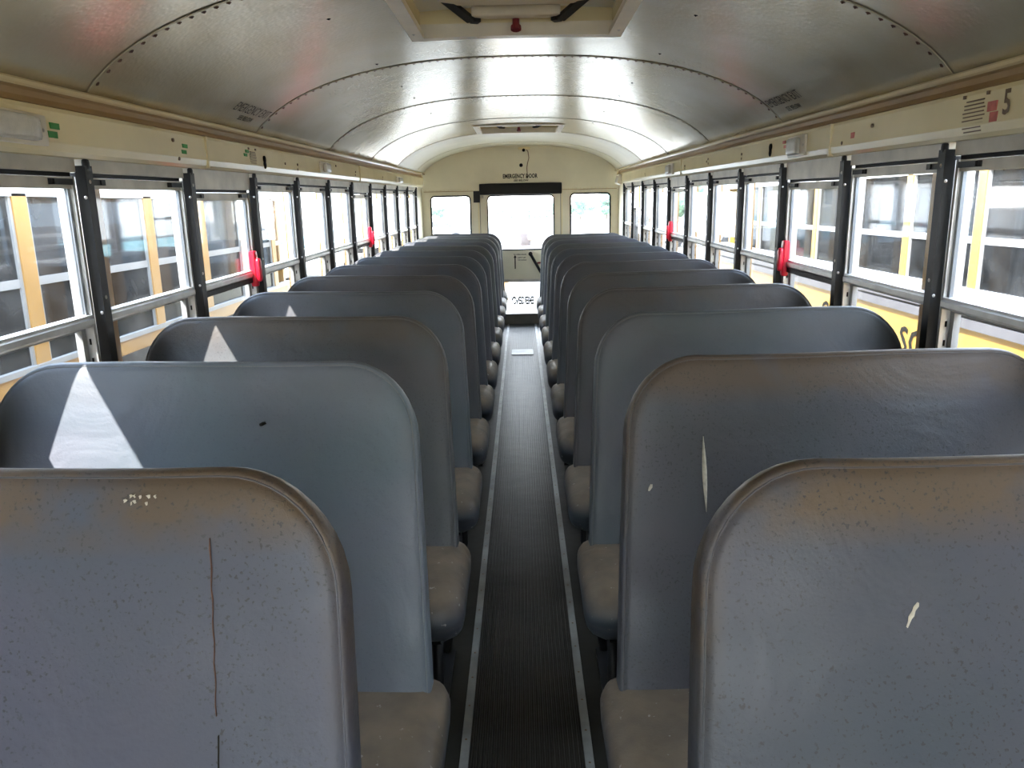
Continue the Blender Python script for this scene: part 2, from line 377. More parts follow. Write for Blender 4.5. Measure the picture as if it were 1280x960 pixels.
# hatch openings (x half width, y0, y1)
HATCH = [(0.335, 2.30, 2.92), (0.335, 6.40, 7.12)]
def inside_hatch(xa, xb, ya, yb):
    return any(xa > -h and xb < h and ya > a - 1e-4 and yb < b + 1e-4 for h, a, b in HATCH)
HX = 0.325
for i in range(len(SEAMS) - 1):
    a, b = SEAMS[i], SEAMS[i + 1]; mb = MB()
    cuts = sorted(set([a, b, a + 0.0045, a + 0.0065, a + 0.0085] + [t for h, p, q in HATCH for t in (p, q) if a < t < b] + [round(a + 0.02 + k * (b - a - 0.03) / 12, 4) for k in range(13)]))
    xg = sorted(set([x for x in xs if abs(abs(x) - HX) > 0.012] + [-HX, HX]))
    idx = {}
    def vid(x, y):
        if (x, y) not in idx:
            idx[(x, y)] = len(mb.v); mb.v.append((x, y, ceil_z(x) - (0.0032 if y < a + 0.0055 else 0.0)))
        return idx[(x, y)]
    for y, y2 in zip(cuts, cuts[1:]):
        for x, x2 in zip(xg, xg[1:]):
            if abs((x + x2) / 2) < HX and any(p - 1e-6 <= (y + y2) / 2 <= q + 1e-6 for h, p, q in HATCH): continue
            mb.f.append((vid(x, y), vid(x, y2), vid(x2, y2), vid(x2, y)))
    o = mb.build('ceiling_panel', 'ceiling' if i < 7 else 'cream', cei, smooth=True, auto=40, w=True)
    if o.data.polygons[len(o.data.polygons) // 2].normal.z > 0: o.data.flip_normals()
    mm = o.modifiers.new('sheet', 'SOLIDIFY'); mm.thickness = 0.003; mm.offset = -1
    if i:
        rv = MB(); n = 66
        for k in range(n + 1):
            x = -1.09 + 2.18 * k / n
            for yy in (a + 0.024,):
                if abs(x) < HX + 0.02 and any(p - 0.05 <= yy <= q + 0.05 for h, p, q in HATCH): continue
                rv.dome((x, yy, ceil_z(x) - 0.0004), ceil_n(x), 0.0075)
        gp = MB()                                   # dark joint line under the lap
        for x, x2 in zip(xg, xg[1:]):
            if abs((x + x2) / 2) < HX and any(p <= a <= q for h, p, q in HATCH): continue
            gp.add([(x, a - 0.0030, ceil_z(x) - 0.0012), (x2, a - 0.0030, ceil_z(x2) - 0.0012), (x2, a + 0.001, ceil_z(x2) - 0.0012), (x, a + 0.001, ceil_z(x) - 0.0012)], [(0, 1, 2, 3)])
        gp.build('panel_joint', 'joint', cei, w=True)
        q = rv.build('rivets', 'stain' if i < 7 else 'cream_dirty', cei, w=True); q['kind'] = 'stuff'
bl = MB()
for (x, y) in ((-0.561, 2.49), (-0.563, 3.30), (0.557, 3.21), (0.553, 2.56), (-0.56, 3.95), (0.56, 4.0), (-0.56, 4.4), (0.56, 4.5), (-0.56, 5.2), (0.56, 5.3), (-0.56, 6.0), (0.56, 6.1)):
    o = MB().dome((x, y, ceil_z(x)), ceil_n(x), 0.007, 8).build('ceiling_screw', 'hole', cei, w=True)
# printed lettering following the curve of the ceiling
def on_ceiling(txt, size, ya, yb, x_base, side):
    vs, fs = text_mesh(txt, size, 0.0004, bold=-0.012)
    x0 = min(v[0] for v in vs); x1 = max(v[0] for v in vs); out = []
    for v in vs:
        t = (v[0] - x0) / (x1 - x0); y = ya + (yb - ya) * t
        x = side * (x_base - v[1] * 0.80)
        n = ceil_n(x); out.append(Vector((x, y, ceil_z(x))) + n * (0.004 + v[2]))
    return MB().add(out, fs).build('lettering', 'ink', cei, w=True)
on_ceiling('EMERGENCY EXIT', 0.062, 2.99, 3.36, 1.056, -1); on_ceiling('SEE BELOW', 0.030, 3.10, 3.25, 1.083, -1)
on_ceiling('EMERGENCY EXIT', 0.062, 3.36, 3.00, 1.052, 1); on_ceiling('SEE BELOW', 0.030, 3.24, 3.09, 1.083, 1)

ro = MB()
op = [(1.205 * math.cos(PI * k / 32), 1.70 + .40 * math.sin(PI * k / 32) ** .75) for k in range(33)]
ip = [(1.185 * math.cos(PI * k / 32), 1.69 + .38 * math.sin(PI * k / 32) ** .75) for k in range(33)]
ro.prism(op + ip[::-1], Y0 - .06, Y1 + .06)
tag(ro.build('roof', 'white_paint', None, w=True, smooth=True, auto=40), 'outer roof skin of the bus', kind='structure')
# side walls
POST = {-1: [2.055 + 0.648 * i for i in range(-3, 11)], 1: [2.11 + 0.6445 * i for i in range(-3, 11)]}
walls = {}
for s, nm in ((-1, 'left'), (1, 'right')):
    wl = MB().box(s * 1.145, s * 1.2, Y0, Y1, -0.06, 0.80)
    wl.box(s * 1.145, s * 1.2, Y0, POST[s][0] - 0.018, 0.80, 1.56)
    wl.box(s * 1.145, s * 1.2, POST[s][-1] + 0.018, Y1, 0.80, 1.56)
    wl.box(s * 1.185, s * 1.2, Y0, Y1, 1.56, 1.72)
    w_ = wl.build('wall_' + nm, 'cream', w=True); walls[s] = w_
    tag(w_, 'cream %s side wall of the bus' % nm, kind='structure')
    # bulkhead sheets above the windows
    prof = [(1.096, 1.657), (1.089, 1.646), (1.084, 1.575), (1.088, 1.556), (1.100, 1.547), (1.14, 1.547), (1.14, 1.657)]
    ends = [Y0, 0.2, 2.81 if s > 0 else 2.79, 5.37 if s > 0 else 5.42, 8.93]
    for a, b in zip(ends, ends[1:]):
        MB().prism([(s * x, z) for x, z in prof], a + 0.0015, b - 0.0015).build('bulkhead_sheet', 'cream_dirty', w_, w=True)
        if a > 0.3:
            MB().box(s * 1.081, s * 1.10, a - 0.012, a + 0.0005, 1.549, 1.655).build('joint_strip', 'cream_dirty', w_, w=True)
    # rail under the ceiling: bright lip, recess with its shade painted brown
    MB().box(s * 1.088, s * 1.15, 8.925, 8.935, 1.55, 1.69).build('bulkhead_end', 'cream_dirty', w_, w=True)
    MB().prism([(s * x, z) for x, z in [(1.125, 1.716), (1.106, 1.712), (1.098, 1.706), (1.096, 1.698), (1.099, 1.693), (1.13, 1.693)]], Y0, Y1).build('ceiling_rail', 'cream_lip', w_, w=True)
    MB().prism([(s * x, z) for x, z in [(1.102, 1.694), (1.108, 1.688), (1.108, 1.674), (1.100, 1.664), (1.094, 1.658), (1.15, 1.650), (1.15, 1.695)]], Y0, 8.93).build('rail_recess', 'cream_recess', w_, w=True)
    # window posts
    pm = MB().box(s * 1.112, s * 1.140, -0.017, 0.017, 0.20, 1.530).rbox((s * 1.118, 0, 1.534), (0.016, 0.020, 0.026), 0.006, 2)
    p0 = None
    for i, y in enumerate(POST[s]):
        dz = -K * (YREF - y)
        if p0 is None:
            p0 = pm.build('window_post', 'black', w_); src = p0
            p0.location = (0, y, dz)
            scs = []
            for z in (1.49, 1.19):
                c_ = MB().dome((s * 1.112, 0, z), (-s, 0, 0), 0.0055, 8).build('screw', 'chrome'); c_.parent = p0; scs.append(c_)
                c_ = MB().dome((s * 1.120, -0.017, z - 0.04), (0, -1, 0), 0.0045, 8).build('screw', 'chrome'); c_.parent = p0; scs.append(c_)
        else:
            c = copy_tree(src, w_); c.location = (0, y, dz)

# windows
def make_window(s, wdt, emerg):
    r = empty('window_0'); h = wdt / 2; hb = 1.478 if emerg else 1.513; gt = hb - 0.040
    X = lambda a: s * a
    MB().box(X(-.012), X(.022), -h, h, hb, 1.560).build('header', 'alu_dull', r)
    MB().box(X(.004), X(.03), -h, h, hb - .010, hb).build('gasket', 'black_rubber', r)
    jw = 0.026 if emerg else 0.011
    fr_ = MB()
    for t in (-1, 1):
        fr_.box(X(-.006), X(.040), t * h, t * (h - jw), 0.80, hb - .010)
    fr_.box(X(-.006), X(.045), -h + jw, h - jw, 0.80, 0.815)
    fo = fr_.build('frame', 'alu', r)
    nb = MB(); z = 0.86
    while z < hb - 0.05:
        for t in (-1, 1): nb.box(X(.006), X(.011), t * (h - jw) - 0.0008 * t, t * (h - jw) - 0.0022 * t, z, z + 0.016)
        z += 0.052
    q = nb.build('latch_notches', 'hole', fo); q['kind'] = 'stuff'
    hi = h - jw
    sash = empty('upper_sash'); sash.parent = r
    sb = MB()
    MB().box(X(-.002), X(.016), -hi, hi, gt, hb - .012).build('top_rail', 'alu_dull', sash)
    for t in (-1, 1): sb.box(X(.003), X(.013), t * hi, t * (hi - .012), 1.14, gt)
    sb.build('sash_frame', 'sash', sash)
    mr_ = MB().prism([(X(a), z) for a, z in [(.016, 1.118), (-.006, 1.118), (-.012, 1.124), (-.012, 1.138), (-.006, 1.142), (-.006, 1.148), (.016, 1.150)]], -hi, hi)
    mr_.build('bottom_rail', 'alu', sash)
    MB().box(X(.007), X(.010), -hi + .012, hi - .012, 1.149, gt + .002).build('pane', 'glass', sash)
    for t in (-1, 1):
        MB().box(X(-.010), X(-.002), t * (hi - .004), t * (hi - .098), gt + .009, gt + .024).box(X(-.014), X(-.010), t * (hi - .070), t * (hi - .090), gt + .010, gt + .023).build('latch', 'black', sash)
    lo = empty('lower_sash'); lo.parent = r
    lb = MB().box(X(.018), X(.036), -hi, hi, .815, .84).box(X(.018), X(.036), -hi, hi, 1.108, 1.125)
    for t in (-1, 1): lb.box(X(.018), X(.036), t * hi, t * (hi - .020), .84, 1.108)
    lb.build('sash_frame', 'nb_alu', lo)
    MB().box(X(.025), X(.028), -hi + .018, hi - .018, .838, 1.110).build('pane', 'glass', lo)
    if emerg:
        MB().box(X(-.008), X(.018), -hi, hi, 1.098, 1.117).build('sill_bar', 'black_rubber', r)
        hd = MB().rbox((X(-.012), h - .045, 1.155), (.030, .040, .150), .010, 3).rbox((X(-.034), h - .052, 1.150), (.022, .032, .098), .010, 3)
        hd.rbox((X(-.004), h - .085, 1.128), (.016, .07, .014), .005, 2)
        o = hd.build('release_handle', 'red', r, smooth=True, auto=50, label='red emergency release handle')
    return r
n_win = 0
for s in (-1, 1):
    base = {}
    for i in range(len(POST[s]) - 1):
        a, b = POST[s][i] + .017, POST[s][i + 1] - .017
        em = i in (4, 8)
        if em not in base:
            w_ = base[em] = make_window(s, b - a, em)
        else: w_ = copy_tree(base[em])
        n_win += 1; w_.name = 'window_%d' % n_win
        yc = (a + b) / 2
        w_.location = (s * 1.14, yc, -K * (YREF - yc)); w_.rotation_euler = (K, 0, 0)
        sd_ = 'left' if s < 0 else 'right'
        tag(w_, 'window %d from the front on the %s side of the bus%s' % (i + 1, sd_, ', with red release handle' if em else ''), kind='structure')
        if s > 0 and i == 11:                       # this sash has been dropped open
            for ch in w_.children:
                if ch.name.startswith('upper_sash'): ch.location.z -= 0.20

# rear wall with two windows and the emergency door
def xz_plate(polys, thick, y, name, m_, parent=None, w=True, **k):
    vs, fs = mesh_from_curve(polys, thick)
    return MB().add([(v[0], y + v[2], v[1]) for v in vs], fs).build(name, m_, parent, w=w, **k)
arc = [(x, ceil_z(x) + .004) for x in [1.14 * math.cos(PI * k / 40) for k in range(41)]]
outer = [(1.16, -.06), (1.16, 1.62)] + arc[1:-1] + [(-1.16, 1.62), (-1.16, -.06)]
wr_l = rrect(-1.040, -.582, .90, 1.447, .045); wr_r = rrect(.587, 1.046, .90, 1.452, .045)
wrear = xz_plate([outer, wr_l, wr_r, [(-.471, .06), (.475, .06), (.475, 1.555), (-.471, 1.555)]], .05, 9.225, 'wall_rear', 'cream')
tag(wrear, 'cream rear wall of the bus with two side windows', kind='structure')
for nm, rr in (('l', wr_l), ('r', wr_r)):
    n_win += 1; w_ = empty('window_%d' % n_win, (0, 0, 0)); tag(w_, 'rounded fixed window in the rear wall %s of the emergency door' % ('left' if nm == 'l' else 'right'), kind='structure')
    MB().tube([(x, 9.198, z) for x, z in rr], .0095, 8, True).build('gasket', 'black_rubber', w_, smooth=True, w=True)
    xz_plate([rr], .004, 9.215, 'pane', 'glass_rear', w_)
# riveted seam across the rear wall
sm = MB().box(-1.12, 1.12, 9.192, 9.20, 1.497, 1.503).build('panel_seam', 'cream_recess', wrear, w=True)
rv = MB()
for k in range(50):
    x = -1.1 + 2.2 * k / 49
    rv.dome((x, 9.197, 1.512), (0, -1, 0), .005)
q = rv.build('rivets', 'cream_dirty', wrear, w=True); q['kind'] = 'stuff'
for s in (-1, 1): MB().box(s * .478, s * .490, 9.19, 9.2, .1, 1.5).build('door_jamb', 'cream_dirty', wrear, w=True)
# door
for s in (-1, 1): MB().box(s * .4665 + .0015, s * .474 + .0015, 9.206, 9.214, .06, 1.55).build('door_gap_block', 'black_rubber', wrear, w=True)  # dark strips added behind the door gap to stop light leaking through
dr = empty('door_1'); tag(dr, 'cream rear emergency door with upper and lower glass', kind='structure')
up = rrect(-.380, .392, .822, 1.444, .05); low = rrect(-.34, .35, .085, .452, .02)
xz_plate([[(-.466, .062), (.469, .062), (.469, 1.550), (-.466, 1.550)], up, low], .04, 9.222, 'door_leaf', 'cream', dr)
for rr, y in ((up, 9.20), (low, 9.20)):
    MB().tube([(x, y, z) for x, z in rr], .008, 8, True).build('gasket', 'black_rubber', dr, smooth=True, w=True)
    xz_plate([rr], .004, 9.215, 'pane', 'glass_rear', dr)
MB().box(-.33, .34, 9.19, 9.202, .455, .480).build('crash_strip', 'alu_dull', dr, w=True)
h_ = MB(); h_.tube([(.112, 9.17, .770), (.236, 9.17, .550)], .017, 10); h_.cyl((.112, 9.185, .770), (0, 1, 0), .024, .04)
h_.build('door_handle', 'black', dr, smooth=True, w=True, auto=40)
MB().tube([(.19, 9.18, .665), (.30, 9.18, .672)], .010, 8).build('release_arm', 'red_dark', dr, w=True)
MB().box(-.077, -.064, 9.198, 9.202, .600, .745).prism([(-.088, .728), (-.0705, .760), (-.053, .728)], 9.198, 9.202).build('arrow', 'ink', dr, w=True)
def wall_text(txt, x0, x1, z, h, y, parent, m_='ink', mirror=False, bold=0.030):
    vs, fs = text_mesh(txt, 1.0, 0.0, bold=bold)
    a, b = min(v[0] for v in vs), max(v[0] for v in vs); t = max(v[1] for v in vs)
    out = []
    for v in vs:
        u = (v[0] - a) / (b - a)
        if mirror: u = 1 - u
        out.append((x0 + (x1 - x0) * u, y, z + v[1] / t * h))
    return MB().add(out, fs).build('lettering', m_, parent, w=True)
wall_text('EMERGENCY DOOR', -.195, .206, 1.638, .048, 9.199, wrear, bold=.036)
wall_text('SEE BELOW', -.070, .100, 1.602, .020, 9.199, wrear)
wall_text('TO OPEN DOOR', -.090, .064, .758, .014, 9.2, dr)
wall_text('LIFT UP', -.040, .056, .722, .013, 9.2, dr); wall_text('THIS HANDLE', -.041, .063, .695, .012, 9.2, dr)
wall_text('EMERGENCY', -.130, .145, .180, .095, 9.208, dr, mirror=True, bold=.055)
# padded header, control box, holes and wire
MB().rbox((.006, 9.165, 1.517), (.955, .06, .130), .012, 3).build('header_pad', 'black_rubber', wrear, w=True, smooth=True, auto=40)
MB().box(-.540, -.470, 9.15, 9.2, 1.370, 1.500).build('door_stop_box', 'black', wrear, w=True)
MB().cyl((.017, 9.198, 1.780), (0, 1, 0), .021, .006, 14).build('hole', 'hole', wrear, w=True)
MB().rbox((.055, 9.185, 1.965), (.14, .03, .03), .008, 2).build('wire_clip', 'cream_dirty', wrear, w=True)
MB().cyl((.049, 9.18, 1.945), (0, 1, 0), .018, .03, 12).build('hole', 'hole', wrear, w=True)
MB().tube([(.075, 9.18, 1.958), (.098, 9.185, 1.93), (.108, 9.185, 1.86), (.092, 9.185, 1.80), (.083, 9.187, 1.75), (.087, 9.187, 1.69), (.086, 9.187, 1.64)], .0045, 6).build('wire', 'pencil', wrear, w=True)
MB().rbox((.086, 9.19, 1.648), (.02, .012, .03), .004, 2).build('wire_plug', 'ink', wrear, w=True)
MB().rbox((-.435, 9.18, 1.432), (.02, .03, .03), .006, 2).build('door_sensor', 'alu_dull', wrear, w=True)

# front end behind the camera: windscreen frame so daylight enters as in the real cab
fo_ = [(1.16, -.06), (1.16, 1.62)] + arc[1:-1] + [(-1.16, 1.62), (-1.16, -.06)]
wf = xz_plate([fo_, rrect(-1.02, 1.02, .95, 1.72, .08)], .05, Y0 - .025, 'wall_front', 'cream')
tag(wf, 'front end of the bus with the windscreen opening', kind='structure')
n_win += 1; w_ = empty('window_%d' % n_win); tag(w_, 'wide windscreen at the front of the bus', kind='structure')
xz_plate([rrect(-1.02, 1.02, .95, 1.72, .08)], .005, Y0 - .02, 'pane', 'glass', w_)

# ------------------------------------------------------------------ fittings on the bulkheads
def fz(s, y, z): return Vector((s * 1.086, y, z - K * (YREF - y)))
def lamp(s, ya, yb, za, zb, label):
    yc = (ya + yb) / 2; r = empty('ceiling_lamp', fz(s, yc, (za + zb) / 2)); tag(r, label, 'lamp', 'lamps along the bulkheads')
    p = fz(s, yc, (za + zb) / 2)
    MB().rbox((p.x - s * .004, p.y, p.z), (.014, yb - ya, zb - za), .006, 3).build('base', 'white_plastic', r, smooth=True, auto=40)
    MB().rbox((p.x - s * .018, p.y + (yb - ya) * .04, p.z), (.022, (yb - ya) * .62, (zb - za) * .78), .010, 4).build('lens', 'lens', r, smooth=True, auto=50)
    for t in (-1, 1): MB().dome((p.x - s * .011, p.y + t * (yb - ya) * .44, p.z), (-s, 0, 0), .005, 8).build('screw', 'chrome', r)
lamp(-1, 1.52, 1.84, 1.565, 1.635, 'frosted lamp on left bulkhead, nearest, cut by the frame edge')
lamp(-1, 4.33, 4.53, 1.575, 1.638, 'small square frosted lamp midway along the left bulkhead')
lamp(-1, 6.98, 7.28, 1.568, 1.622, 'farthest small lamp on the left bulkhead before the rear wall')
lamp(1, 3.03, 3.22, 1.560, 1.640, 'nearest square lamp with grille on the right bulkhead beside pink marks')
lamp(1, 5.62, 5.85, 1.560, 1.638, 'small lamp midway along the right bulkhead')
spk = empty('corner_speaker', fz(1, 8.6, 1.58)); tag(spk, 'small cream speaker at the rear end of right bulkhead', 'speaker')
p = fz(1, 8.6, 1.585)
MB().prism([(p.x, p.z - .055), (p.x - .045, p.z - .035), (p.x - .03, p.z + .055), (p.x, p.z + .055)], 8.48, 8.72).build('housing', 'white_plastic', spk)
MB().prism([(p.x - .030, p.z - .030), (p.x - .047, p.z - .024), (p.x - .036, p.z + .040), (p.x - .028, p.z + .040)], 8.50, 8.70).build('grille', 'lens', spk)
# marks, holes and slots are parts of the walls
def mark(s, y, z, dy, dz, m_, name='tape_mark', t=.0012):
    p = fz(s, y, z); MB().box(p.x - s * t - s * .001, p.x + s * .004, p.y - dy / 2, p.y + dy / 2, p.z - dz / 2, p.z + dz / 2).build(name, m_, walls[s])
for y, z, a, b in ((1.884, 1.613, .036, .014), (1.872, 1.593, .036, .015), (2.606, 1.612, .036, .012), (2.594, 1.593, .036, .012), (3.198, 1.628, .034, .011), (3.176, 1.613, .034, .011)):
    mark(-1, y, z, a, b, 'green_tape')
for y, z, a, b in ((1.863, 1.612, .034, .022), (1.853, 1.588, .030, .022), (3.290, 1.626, .03, .012), (3.275, 1.608, .03, .012), (2.62, 1.604, .025, .018)):
    mark(1, y, z, a, b, 'pink_tape')
def grille(s, yc, z0, z1, w):
    for k in range(9):
        z = z0 + (z1 - z0) * k / 8; ww = w * (0.75 + 0.25 * math.sin(PI * (k + .5) / 9))
        mark(s, yc + .004 * (k % 2), z, ww, .0028, 'pencil', 'speaker_slot', .0006)
    for a in (-.5, .5): mark(s, yc + a * w * 1.1, z1 + .012, .008, .008, 'pencil', 'speaker_slot', .0006)
grille(1, 1.935, 1.562, 1.632, .088); grille(-1, 3.262, 1.578, 1.628, .075)
for s, y, z in ((-1, 3.403, 1.595), (1, 3.462, 1.606)):
    p = fz(s, y, z); d = MB()
    d.cyl((p.x - s * .001, p.y, p.z + .010), (1, 0, 0), .016, .006, 14); d.cyl((p.x - s * .001, p.y, p.z - .012), (1, 0, 0), .016, .006, 14)
    d.build('wiring_hole', 'hole', walls[s])
for s, lst in ((-1, ((3.905, 1.603), (3.900, 1.580), (5.27, 1.609), (5.26, 1.59), (1.828, 1.60), (3.70, 1.60), (4.72, 1.628), (6.3, 1.60), (6.28, 1.583), (2.52, 1.625), (2.55, 1.570))),
               (1, ((3.909, 1.611), (3.906, 1.590), (4.601, 1.619), (4.63, 1.606), (4.590, 1.594), (5.241, 1.605), (5.235, 1.588), (2.48, 1.622), (6.9, 1.6), (6.88, 1.585), (2.70, 1.585)))):
    for y, z in lst:
        p = fz(s, y, z); MB().cyl((p.x - s * .001, p.y, p.z), (1, 0, 0), .006, .005, 10).build('screw_hole', 'pencil', walls[s])
# the handwritten 5
vs, fs = text_mesh('5', .075, .0004)
p = fz(1, 1.822, 1.590)
MB().add([(p.x - .002 - v[2], p.y - v[0] * .8, p.z + v[1]) for v in vs], fs).build('handwriting', 'pencil', walls[1])

# ------------------------------------------------------------------ roof hatches
def roof_hatch(y0, y1, label):
    yc = (y0 + y1) / 2; zc = ceil_z(HX) - K * (YREF - yc); r = empty('roof_hatch', (0, yc, zc)); tag(r, label, 'roof hatch', 'roof hatches')
    X = HX + .008; zt = zc + .001
    fl = MB(); wd = .034
    for s in (-1, 1): fl.box(s * (X - .012), s * (X + wd), y0 - wd, y1 + wd, zt - .016, zt + .004)
    for a, b in ((y0 - wd, y0 + .012), (y1 - .012, y1 + wd)):
        n = 12
        for k in range(n):
            xa, xb = -X + 2 * X * k / n, -X + 2 * X * (k + 1) / n
            za, zb = [zt - .016 + .5 * (ceil_z(x) - ceil_z(HX)) for x in (xa, xb)]
            fl.prism([(xa, za), (xb, zb), (xb, zt + .03), (xa, zt + .03)], a, b)
    fl.build('flange', 'white_plastic', r)
    wl = MB(); H = .13
    for s in (-1, 1): wl.box(s * X, s * (X + .01), y0, y1, zt - .012, zt + H)
    for y, yy in ((y0, y0 - .01), (y1, y1 + .01)): wl.box(-X, X, yy, y, zt - .012, zt + H)
    wl.build('well', 'cream_dirty', r)
    MB().box(-X - .02, X + .02, y0 - .02, y1 + .02, zt + H, zt + H + .02).build('lid', 'white_plastic', r)
    MB().rbox((0, yc - .03, zt + .075), (.50, (y1 - y0) * .62, .05), .02, 4).build('inner_cover', 'white_plastic', r, smooth=True, auto=50)
    MB().rbox((0, y1 - .075, zt + .05), (.30, .05, .035), .008, 3).build('latch_bar', 'white_plastic', r, smooth=True, auto=50)
    for s in (-1, 1):
        b = MB(); P = [(s * .225, y1 - .20, zt + .055), (s * .150, y1 - .06, zt + .022), (s * .125, y1 - .05, zt + .022)]
        for a_, b_ in zip(P, P[1:]):
            d = Vector(b_) - Vector(a_); n_ = Vector((d.y, -d.x, 0)).normalized() * .018
            A, B = Vector(a_), Vector(b_)
            b.add([A - n_, A + n_, B + n_, B - n_] + [v + Vector((0, 0, .012)) for v in (A - n_, A + n_, B + n_, B - n_)], [(0, 1, 2, 3), (7, 6, 5, 4), (0, 4, 5, 1), (1, 5, 6, 2), (2, 6, 7, 3), (3, 7, 4, 0)])
        b.build('hinge_arm', 'black', r)
    MB().cyl((0, y1 - .055, zt + .02), (0, .3, 1), .012, .05, 12).cyl((0, y1 - .05, zt + .004), (0, .3, 1), .018, .012, 12).build('release_knob', 'red_dark', r, smooth=True, auto=40)
    for s in (-1, 1):
        for y in (y0, y1 - .08): MB().dome((s * (X + .014), y, zt - .016), (0, 0, -1), .007, 8).build('screw', 'chrome', r)
roof_hatch(2.33, 2.88, 'nearer roof hatch with black hinge arms and red knob')
roof_hatch(6.44, 7.08, 'farther roof hatch near the rear of the ceiling')

# ------------------------------------------------------------------ bench seats
LEAN = 0.33
def seat_pt(s, x, z, d):
    """x: distance from the aisle centre, z height, d depth (negative to the camera)"""
    k = (x - .19) / .935
    x = x + .036 * (1 - k) * (z - .38) / .6
    return (s * x, d - LEAN * (1.02 - z) + .010 * math.sin((1.02 - z) * 5), z)
def outline(ins, te=0.0, n=10):
    x0, x1, z0, z1 = .19 + ins, 1.125 - ins, .30 + ins, 1.028 - ins - te
    pts = []
    rt = max(.150 - ins, .03); rb_ = max(.05 - ins, .015)
    def arc_(cx, cz, r, a0, n):
        return [(cx + r * math.cos(math.radians(a0 + 90 * k / n)), cz + r * math.sin(math.radians(a0 + 90 * k / n))) for k in range(n + 1)]
    def seg(a, b, m_): return [(a[0] + (b[0] - a[0]) * k / m_, a[1] + (b[1] - a[1]) * k / m_) for k in range(1, m_)]
    A = arc_(x1 - rt, z1 - rt, rt, 0, n); B = arc_(x0 + rt, z1 - rt, rt, 90, n); Cc = arc_(x0 + rb_, z0 + rb_, rb_, 180, 4); D = arc_(x1 - rb_, z0 + rb_, rb_, 270, 4)
    pts = A + seg(A[-1], B[0], 10) + B + seg(B[-1], Cc[0], 8) + Cc + seg(Cc[-1], D[0], 10) + D + seg(D[-1], A[0], 8)
    # slightly sagging top edge
    return [(x, z - (.006 * math.sin((x - .19) / .935 * PI * 2) * max(0, (z - .9) / .12) * .5)) for x, z in pts]
RINGS = [(.30, -.050, 0), (.22, -.050, 0), (.14, -.049, 0), (.08, -.047, 0), (.04, -.0455, 0), (.020, -.0430, 0), (.0100, -.0400, 0), (.0075, -.0360, 0), (.0055, -.0375, 0), (.0020, -.0320, 0), (.0004, -.024, 0), (0, -.006, .006), (0, .010, .016), (.006, .024, .026), (.03, .033, .03), (.08, .036, .03), (.18, .037, .02)]
def make_seat(s):
    r = empty('bench_seat', (s * .64, 0, 0))
    mb = MB(); mb.a = []; n = len(outline(0))
    for ins, d, te in RINGS:
        for x, z in outline(ins, te): mb.v.append(seat_pt(s, x, z, d)); mb.a.append(ins)
    for j in range(len(RINGS) - 1):
        mb.f += [(j * n + k, j * n + (k + 1) % n, (j + 1) * n + (k + 1) % n, (j + 1) * n + k) for k in range(n)]
    for j, ins in ((0, .34), (len(RINGS) - 1, .2)):
        c = len(mb.v); d = RINGS[j][1]
        cen = seat_pt(s, .6575, .66, d); mb.v.append(cen); mb.a.append(.35)
        mb.f += [(j * n + k, j * n + (k + 1) % n, c) for k in range(n)]
    mb.build('backrest', 'vinyl', r, smooth=True)
    MB().tube([seat_pt(s, x, z, -.0372) for x, z in outline(.0075)], .0013, 6, True).build('piping', 'vinyl', r, smooth=True)
    cu = MB(); cx, wx = .155 + .4775, .955
    cu.rbox((0, 0, 0), (wx, .40, .135), .060, 9)
    out = []
    for x, y, z in cu.v:
        crown = .008 * (1 - (2 * x / wx) ** 2) if z > 0 else 0
        yy = y; zz = z + crown + (-.020 * max(0, (-y - .06) / .14) if z > 0 else -.020 * max(0, (-y) / .2))
        if z < 0: yy = y * .93
        out.append((s * (cx + x), -.355 + yy, .318 + zz))
    cu.v = out
    cu.build('cushion', 'vinyl_cushion', r, smooth=True)
    fr_ = MB().box(s * .22, s * 1.12, -.50, -.47, .225, .255).box(s * .22, s * 1.12, -.24, -.21, .225, .255)
    fr_.box(s * .22, s * .245, -.50, -.21, .225, .255)
    fr_.build('seat_frame', 'black', r)
    for yb in (-.47, -.20):
        MB().tube([(s * .232, yb, .25), (s * .232, yb, .06), (s * .240, yb + .01, .012)], .014, 8).build('leg', 'black', r, smooth=True)
    MB().box(s * .215, s * .262, -.49, -.18, 0, .012).build('foot_plate', 'black', r)
    MB().box(s * 1.10, s * 1.143, -.50, -.18, .20, .235).build('wall_bracket', 'black', r)
    return r
ordn = ['first', 'second', 'third', 'fourth', 'fifth', 'sixth', 'seventh', 'eighth', 'ninth', 'tenth', 'eleventh', 'twelfth', 'thirteenth']
